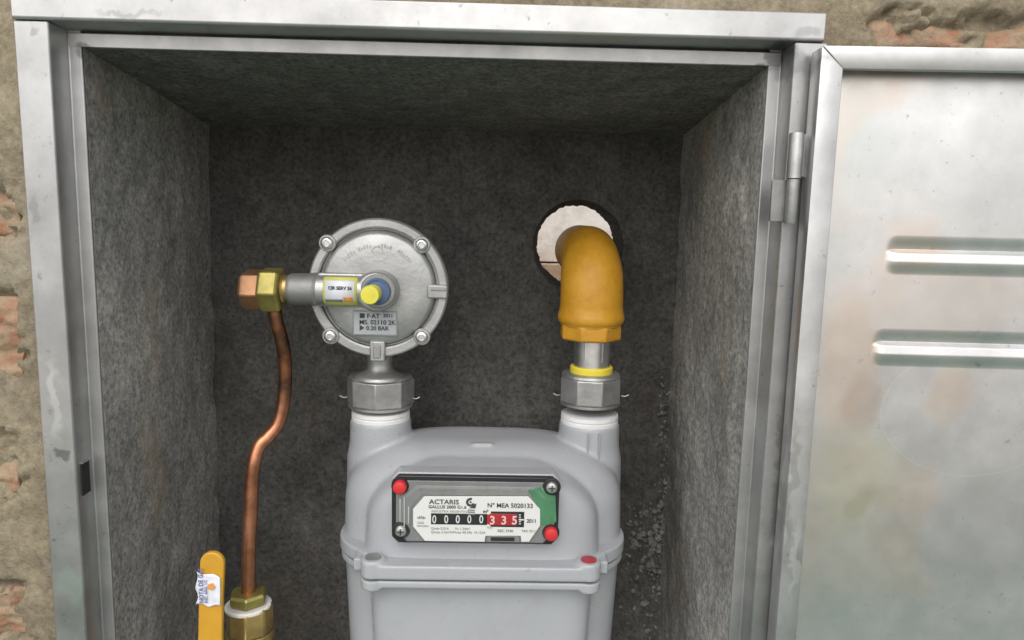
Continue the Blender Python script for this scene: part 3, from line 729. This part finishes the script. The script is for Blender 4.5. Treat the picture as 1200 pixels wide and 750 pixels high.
# clear cover: raised block with bevelled shoulders, open at the back
def cover():
    bm = bmesh.new(); Y0, Y1 = YP-.0002, YW-.0042
    a, b = at(474, 637, Y1), at(641, 572, Y1); a2, b2 = at(463, 638, Y0), at(652, 566, Y0)
    lo = [bm.verts.new((x, Y0, z)) for x, z in oct_(a2.x, b2.x, a2.z, b2.z, .010)]
    mi = [bm.verts.new((x, Y1+.0015, z)) for x, z in oct_(a.x, b.x, a.z, b.z, .0075)]
    hi = [bm.verts.new((x, Y1, z)) for x, z in oct_(a.x+.0015, b.x-.0015, a.z+.0015, b.z-.0015, .007)]
    for p, q in ((lo, mi), (mi, hi)):
        for i in range(8): bm.faces.new((p[i], p[(i+1) % 8], q[(i+1) % 8], q[i]))
    bm.faces.new(hi)
    return obj('clear_cover', bm, M['clear'], reg)
cover()
for (px, py, kind) in ((468, 572, 's'), (646, 627, 's'), (647, 573, 'b'), (469, 624, 'b')):
    c = at(px, py, YP-.004); kx = mpp(px, py, YP-.004)
    if kind == 's':
        lathe('red_seal', [(.0066*.9, YP+.001), (.0066*.9, YP-.0003)], 24, (c.x, 0, c.z), M['black'], reg, 'Y')
        lathe('red_seal', [(.0045, YP), (.0046, YP-.0036), (.0040, YP-.0046), (.0022, YP-.0052)], 28, (c.x, 0, c.z), M['red'], reg, 'Y')
    else:
        lathe('screw_well', [(.0062, YP+.001), (.0062, YP-.0005), (.005, YP-.0008)], 24, (c.x, 0, c.z), M['black'], reg, 'Y')
        lathe('screw', [(.0038, YP), (.0038, YP-.0022), (.0030, YP-.0032), (.0015, YP-.0036)], 24, (c.x, 0, c.z), M['zinc'], reg, 'Y')
        bm = bmesh.new(); y_ = YP-.00375
        bm_box(bm, c.x-.0022, c.x+.0022, y_, y_+.0004, c.z-.0004, c.z+.0004); bm_box(bm, c.x-.0004, c.x+.0004, y_-.0001, y_+.0003, c.z-.0022, c.z+.0022)
        obj('screw_slot', bm, M['black'], reg)

# ------------------------------------------------------------------ union nuts over the necks
def nut8(name, px, zt, zb, r, phase, label, group, cat='nut'):
    t = thing(name, (px, MY, zb), label, cat, group)
    lathe('nut_body', nut_prof(r, zb, zt-.002, .0016), 8, (px, MY, 0), M['nut'], t, phase=phase, auto=20, bevel=.0006)
    lathe('shoulder', [(r*.93, zt-.0026), (r*.90, zt-.0008), (r*.80, zt)], 48, (px, MY, 0), M['nut'], t)
    lathe('lower_rim', [(r*.93, zb-.0014), (r*.95, zb-.0008), (r*.95, zb+.001)], 48, (px, MY, 0), M['nut'], t)
    for s in (-1, 1):
        bm = bmesh.new(); b = Vector((px+s*(r-.001), MY-.004, zb+.006))
        bm_tube(bm, spline([b, b+Vector((s*.003, -.001, -.0002)), b+Vector((s*.0058, -.001, .0012))], 5), .0005, 8); obj('seal_wire', bm, M['wire'], t, smooth=True)
    return t
zt, zb = Zz(447, 444, MY-.02), Zz(447, 481, MY-.02)
nut8('union_nut', -.0465, zt, zb, .0262, R(-90), 'grey octagonal union nut under the round regulator, on the left neck', 'union nuts on the meter necks')
zt2, zb2 = Zz(690, 442, MY-.02), Zz(690, 478, MY-.02)
nut8('union_nut', .1178, zt2, zb2, .0247, R(-90+14), 'grey octagonal union nut below the yellow elbow, on the right neck', 'union nuts on the meter necks')

# ------------------------------------------------------------------ yellow elbow, nipple, seal ring
ex = .1160
ey = thing('yellow_elbow', (ex, MY, Zz(692, 403, MY)), 'ochre yellow painted pipe elbow bending back into the round hole', 'pipe elbow')
zc_ = HC.z-.004; zk = Zz(692, 372, MY)
Rb = .034; pts = [Vector((ex, MY, zk+.002))]
for k in range(6): pts.append(Vector((ex, MY, zk+.002+(zc_-Rb-zk-.002)*(k+1)/6)))
for k in range(1, 19):
    a = R(90*k/18); pts.append(Vector((ex, MY+Rb-Rb*math.cos(a), zc_-Rb+Rb*math.sin(a))))
tail = pts[-1]
for k in range(1, 6): pts.append(tail + Vector((0, (.062)*k/5, 0)))
bm = bmesh.new(); bm_tube(bm, pts, lambda i: .0241 if i < 12 else max(.0222, .0241-.00022*(i-12)), 48); obj('elbow_tube', bm, M['yellow'], ey, smooth=True)
zb_ = Zz(692, 381, MY-.02); zc2 = Zz(692, 402, MY-.02)
lathe('bead', [(.0240, zb_-.001), (.0252, zb_+.0005), (.0258, zb_+.003), (.0255, zb_+.0055), (.0246, zb_+.0085), (.0243, zb_+.012)], 56, (ex, MY, 0), M['yellow'], ey)
lathe('bead', [(.0235, zb_-.0022), (.0237, zb_-.001), (.0225, zb_+.0002)], 48, (ex, MY, 0), M['yellow'], ey)
lathe('hexagon', nut_prof(.0243, zc2, zb_-.0012, .0012), 8, (ex, MY, 0), M['yellow'], ey, phase=R(-90+22), auto=20, bevel=.0008)
np_ = thing('threaded_nipple', (ex, MY, zt2), 'short bright zinc threaded nipple under the yellow elbow, with a yellow ring', 'pipe fitting')
zz = zt2-.001; prof_ = [(.0128, zz)]
while zz < zc2+.003:
    prof_ += [(.0141, zz+.0006), (.0137, zz+.0012)]; zz += .0012
lathe('threaded_pipe', prof_, 40, (ex+.0018, MY, 0), M['zinc'], np_, auto=80)
bm = bmesh.new(); bm_lathe(bm, [(.0143, Zz(692, 426, MY-.014)), (.0143, zc2+.001)], 6, (ex+.0018, MY, 0)); 
obj('flat_grip', bm, M['zinc'], np_, bevel=.0006)
zy0, zy1 = Zz(691, 442, MY-.016), Zz(691, 433, MY-.016)
lathe('yellow_ring', [(.0155, zy0-.001), (.0166, zy0), (.0166, zy1-.001), (.0158, zy1)], 40, (ex+.0018, MY, 0), M['yring'], np_)

# ------------------------------------------------------------------ regulator
gc = at(443, 338, .082); RGY = .082; gk = mpp(443, 338, RGY)
rg = thing('gas_regulator', (gc.x, RGY+.02, gc.z-.05), 'round cast aluminium gas regulator with four bolts and a silver label', 'gas regulator')
Rr = 82*gk; Ri = 69*gk
lathe('body', [(.030, RGY+.055), (.040, RGY+.050), (Rr*.90, RGY+.028), (Rr*.97, RGY+.013), (Rr, RGY+.011), (Rr, RGY+.0012), (Rr-.0012, RGY), (Ri+.0022, RGY), (Ri+.0010, RGY+.0008), (Ri+.0004, RGY+.0045), (Ri-.0002, RGY+.0045)], 112, (gc.x, 0, gc.z), M['cast'], rg, 'Y', auto=28)
lathe('cover', [(Ri+.0002, RGY+.006), (Ri-.0008, RGY+.0024), (Ri-.0022, RGY-.0006), (Ri-.0045, RGY-.0018), (Ri*.6, RGY-.0030), (Ri*.3, RGY-.0034), (.0005, RGY-.0035)], 112, (gc.x, 0, gc.z), M['cast'], rg, 'Y', auto=50)
for (px, py) in ((383, 285), (494, 287), (387, 394), (494, 395)):
    c = at(px, py, RGY-.002)
    lathe('bolt_boss', [(.0062, RGY+.003), (.0062, RGY-.0004), (.0056, RGY-.0010)], 28, (c.x, 0, c.z), M['cast'], rg, 'Y')
    lathe('bolt', [(.0044, RGY), (.0046, RGY-.0026), (.0040, RGY-.0038), (.0024, RGY-.0042), (.0018, RGY-.0030), (.0004, RGY-.0030)], 28, (c.x, 0, c.z), M['zinc'], rg, 'Y', auto=50)
def slab(px0, py0, px1, py1, y0, y1, name='lug', m=M['cast'], bev=.0012):
    a, b = at(px0, py1, y0), at(px1, py0, y0); return box(name, a.x, b.x, y0, y1, a.z, b.z, m, rg, bev)
slab(500, 334, 524.5, 350, RGY-.0026, RGY+.012); slab(433, 400, 451, 424, RGY-.0026, RGY+.013)
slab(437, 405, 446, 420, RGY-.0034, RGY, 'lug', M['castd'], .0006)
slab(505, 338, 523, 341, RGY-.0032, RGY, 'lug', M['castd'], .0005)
# faint cast lettering rings
bm = bmesh.new(); c3 = Vector((gc.x, 0, gc.z))
for k in range(26):
    a = R(40+k*3.9)
    if k in (6, 7, 13, 14, 20): continue
    arc(bm, c3, Ri*.70, Ri*.70+.0026 if k % 3 else Ri*.7+.0018, a, a+R(2.1), RGY-.00298, RGY-.002, 2)
obj('cast_lettering', bm, M['cast'], rg)
lathe('cast_mark', [(.0042, RGY-.0020), (.0042, RGY-.0030), (.0034, RGY-.0030), (.0034, RGY-.0022)], 28, (at(443, 295, RGY).x, 0, at(443, 295, RGY).z), M['cast'], rg, 'Y')
# inlet arm with boss
AY = .070
pa, pb = at(338, 339, AY), at(440, 341, AY)
az = (pa.z+pb.z)/2
bcx, bcz = at(443, 340, RGY-.01).x, at(443, 341, RGY-.01).z
bm = bmesh.new()
bm_lathe(bm, [(.0104, pa.x), (.0108, pa.x+.008), (.0108, bcx)], 36, (0, AY+.003, az), 'X')
bm_lathe(bm, [(.0148, RGY+.003), (.0144, AY-.004), (.0132, AY-.0065), (.010, AY-.007)], 40, (bcx, 0, bcz), 'Y')
a = at(378, 340, RGY).x
bm_box(bm, a, bcx, AY, RGY+.002, az-.0118, az+.0118)
fuse('inlet_arm', bm, M['cast'], rg, .0007, 4)
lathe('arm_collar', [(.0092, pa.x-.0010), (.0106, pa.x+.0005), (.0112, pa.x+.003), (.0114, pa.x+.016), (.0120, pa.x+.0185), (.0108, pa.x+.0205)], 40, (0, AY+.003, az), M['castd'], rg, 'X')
# sticker wrapped round the arm
def wrap(name, px0, px1, a0, a1, rad, m, parent=rg):
    bm = bmesh.new(); N = 18; xa, xb = X(px0, 340, AY-.008), X(px1, 340, AY-.008)
    rr = []
    for i in range(N+1):
        a = R(a0 + (a1-a0)*i/N)
        rr.append([bm.verts.new((x, AY+.003-rad*math.cos(a), az+rad*math.sin(a))) for x in (xa, xb)])
    for p, q in zip(rr, rr[1:]): bm.faces.new((p[0], p[1], q[1], q[0]))
    o = obj(name, bm, m, parent, smooth=True); s = o.modifiers.new('t', 'SOLIDIFY'); s.thickness = .0001; return o
wrap('arm_sticker', 378, 418, -72, 62, .01125, M['sticky']); wrap('sticker_face', 380.5, 415, -40, 42, .0114, M['stick']); wrap('sticker_mark', 402, 413, -38, -20, .01155, M['orange']); wrap('sticker_band', 380.5, 401, -42, -30, .01155, M['inkg'])
p = at(384, 337.5, AY-.009); text('CIR SERV 26', .0033, Vector((p.x, AY-.0088, p.z)), M['ink'], rg, 'LEFT', 'sticker_lettering', .95, .0001)
# blue vent plug with yellow seal
cb = at(441, 342, AY-.012)
lathe('plug_washer', [(.0118, AY), (.0122, AY-.0072), (.0112, AY-.0080)], 40, (cb.x+.0003, 0, cb.z), M['castd'], rg, 'Y')
lathe('blue_plug', [(.0092, AY-.006), (.0094, AY-.0100), (.0088, AY-.0114), (.0080, AY-.0114), (.0078, AY-.0104), (.005, AY-.0104)], 40, (cb.x, 0, cb.z), M['blue'], rg, 'Y')
cy = at(433, 346, AY-.024)
lathe('yellow_seal', [(.0062, AY-.010), (.0066, AY-.022), (.0060, AY-.0238), (.002, AY-.0242)], 36, (cy.x, 0, cy.z), M['capy'], rg, 'Y')
# rating label
a, b = at(415, 391.5, RGY-.0036), at(464, 366, RGY-.0036)
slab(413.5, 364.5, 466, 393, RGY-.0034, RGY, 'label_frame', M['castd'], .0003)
lb = box('rating_label', a.x, b.x, RGY-.0040, RGY-.002, a.z, b.z, M['labelg'], rg, .0001)
def lt(s, px, py, size, al='LEFT', sx=1.): p = at(px, py, RGY-.0041); text(s, size, Vector((p.x, RGY-.0043, p.z)), M['ink'], rg, al, 'label_lettering', sx, .00008)
lt('■ F·AT', 421, 370.3, .0046); lt('2011', 449, 370, .0036); lt('MS. 02110 2K', 421, 377.6, .0046, sx=1.0); lt('► 0.20 BAR', 421, 384.5, .0042, sx=1.0)
# throat down to the union nut
rc = at(447, 430, MY-.01)
zn = zt-.001
t0 = at(443, 417, RGY+.01).z
prof_ = [(.0105, t0+.006), (.0098, t0-.001), (.0092, zn+.0105), (.0100, zn+.0065), (.0125, zn+.004), (.0165, zn+.0022), (.0185, zn+.0008), (.0185, zn-.001)]
bm = bmesh.new(); bm_lathe(bm, prof_, 40, (-.0460, MY-.008, 0)); obj('outlet_throat', bm, M['cast'], rg, smooth=True, auto=60)

# ------------------------------------------------------------------ union at the arm inlet
fy = AY+.003
un = thing('brass_union', (X(305, 339, fy), fy, az), 'copper coloured cap and olive hex nut at the left end of the regulator arm', 'pipe fitting')
xa, xb, xc_, xd, xe = (X(v, 339, fy-.012) for v in (277, 299.5, 325, 336, 341))
zun = at(290, 341, fy-.012).z
lathe('cap_nut', [(.0120, xa), (.0142, xa+.0022), (.0148, xa+.004), (.0148, xb+.001)], 6, (0, fy, zun), M['pink'], un, 'X', phase=R(12), auto=20, bevel=.0009)
lathe('hex_nut', [(.0150, xb+.0004), (.0166, xb+.0018), (.0166, xc_-.0018), (.0150, xc_)], 6, (0, fy, zun), M['olive'], un, 'X', phase=R(6), auto=20, bevel=.0009)
lathe('brass_sleeve', [(.0095, xc_-.001), (.0105, xc_+.001), (.0096, xc_+.0022), (.0096, xd), (.0085, xe+.006)], 36, (0, fy, az), M['brass'], un, 'X')

# ------------------------------------------------------------------ copper tube
cp = thing('copper_pipe', at(291, 690, .055), 'bent bare copper pipe running down the left side of the niche', 'pipe')
path = [(321, 350, .076), (323, 372, .076), (330, 398, .078), (334, 425, .080), (334, 452, .080), (331, 478, .078), (325, 498, .075), (314, 512, .070), (304, 522, .066), (298, 540, .062), (295, 565, .060), (294, 600, .058), (292, 640, .056), (291, 700, .055)]
P_ = spline([at(*q) for q in path], 10)
bm = bmesh.new(); bm_tube(bm, P_, lambda i: .0049*(1+.04*fbm(i*.06, 1, 2)), 24); obj('tube', bm, M['copper'], cp, smooth=True)
vz = at(291, 697, .055)
lathe('flare_ring', [(.0050, vz.z-.002), (.0072, vz.z), (.0068, vz.z+.0022), (.0050, vz.z+.0030)], 28, (vz.x, .055, 0), M['copper'], cp)

# ------------------------------------------------------------------ brass valve with yellow lever
bv = thing('ball_valve', (vz.x, .055, vz.z-.09), 'brass ball valve at the foot of the copper pipe, with a flat yellow lever', 'valve')
z1_, z2_, z3_ = Zz(292, 701, .045), Zz(292, 717, .043), Zz(292, 722, .04)
lathe('flare_nut', nut_prof(.0136, z2_, z1_, .0022), 6, (vz.x, .055, 0), M['olive'], bv, phase=R(-90+12), auto=20, bevel=.0007)
lathe('sealing_ring', [(.0150, z3_-.002), (.0162, z3_-.001), (.0162, z2_-.001), (.0150, z2_)], 40, (vz.x-.0002, .055, 0), M['tape'], bv)
lathe('valve_body', [(.0160, z3_+.001), (.0168, z3_-.0015), (.0168, z3_-.018), (.0158, z3_-.0195), (.0158, z3_-.034), (.0168, z3_-.036), (.0168, z3_-.06), (.014, z3_-.063)], 8, (vz.x+.0006, .055, 0), M['brass'], bv, phase=R(-90+10), auto=20, bevel=.0012)
lathe('body_ring', [(.0160, z3_-.019), (.0172, z3_-.020), (.0172, z3_-.024), (.016, z3_-.025)], 40, (vz.x+.0006, .055, 0), M['brass'], bv)
LY = .020
def lev(px, py): p = at(px, py, LY); return (p.x, p.z)
topc = lev(248, 661); kL = mpp(248, 661, LY); rl = 14.3*kL
outl = [lev(231.5, 800), lev(231.5, 750), lev(232.5, 700)]
outl += [(topc[0]-rl*math.cos(R(a)), topc[1]+rl*math.sin(R(a))) for a in range(0, 181, 12)]
outl += [lev(260.5, 700), lev(260, 750), lev(260, 800)]
bm = bmesh.new(); prism_y(bm, outl, LY, LY+.0042); lo = obj('lever', bm, M['lever'], bv, smooth=True, auto=30, bevel=.0011, seg=3)
box('lever_neck', vz.x-.024, vz.x-.012, LY+.001, .045, lev(250, 800)[1], lev(250, 790)[1], M['zinc'], bv, .001)
lathe('lever_spindle', [(.006, LY-.002), (.006, .05)], 6, (lev(262, 795)[0]+.004, 0, lev(262, 795)[1]), M['zinc'], bv, 'Y')
# crumpled sticker round the lever
bm = bmesh.new(); N = 16; gr = []
def stk(px, py): p = at(px, py, LY-.0012); return p
for i in range(N+1):
    row = []
    for j in range(N+1):
        u, v = i/N, j/N
        px = 230.5 + (258-230.5)*u; py = 670 + (711-670)*v + 6*u*(1-v) - 1.5*math.sin(u*9)*(v if v > .9 else 0) + (1.6*math.sin(u*7) if v < .05 else 0)
        if j == N: py -= 3*(1-u)
        p = stk(px + (1.5*math.sin(v*11) if i == 0 else 0), py); row.append(bm.verts.new((p.x, LY-.0010-.0009*abs(fbm(u*3, v*3, 4)), p.z)))
    gr.append(row)
for i in range(N):
    for j in range(N): bm.faces.new((gr[i][j], gr[i+1][j], gr[i+1][j+1], gr[i][j+1]))
o = obj('lever_sticker', bm, M['stick'], bv, smooth=True); s = o.modifiers.new('t', 'SOLIDIFY'); s.thickness = .0002
p = stk(237, 706); text('NOTA DE GAS', .0042, Vector((p.x, LY-.0021, p.z)), plain('violet_ink', (.16, .16, .34), .6), bv, 'LEFT', 'sticker_lettering', .9, .0001, ry=R(-90))
p = stk(242.5, 706); text('IND. ARG. 1/2', .0030, Vector((p.x, LY-.0021, p.z)), bpy.data.materials['violet_ink'], bv, 'LEFT', 'sticker_lettering', .9, .00005, ry=R(-90))
c = stk(248, 687); lathe('sticker_mark', [(.0026, LY-.0023), (.0026, LY-.0015)], 5, (c.x, 0, c.z), M['orange'], bv, 'Y')
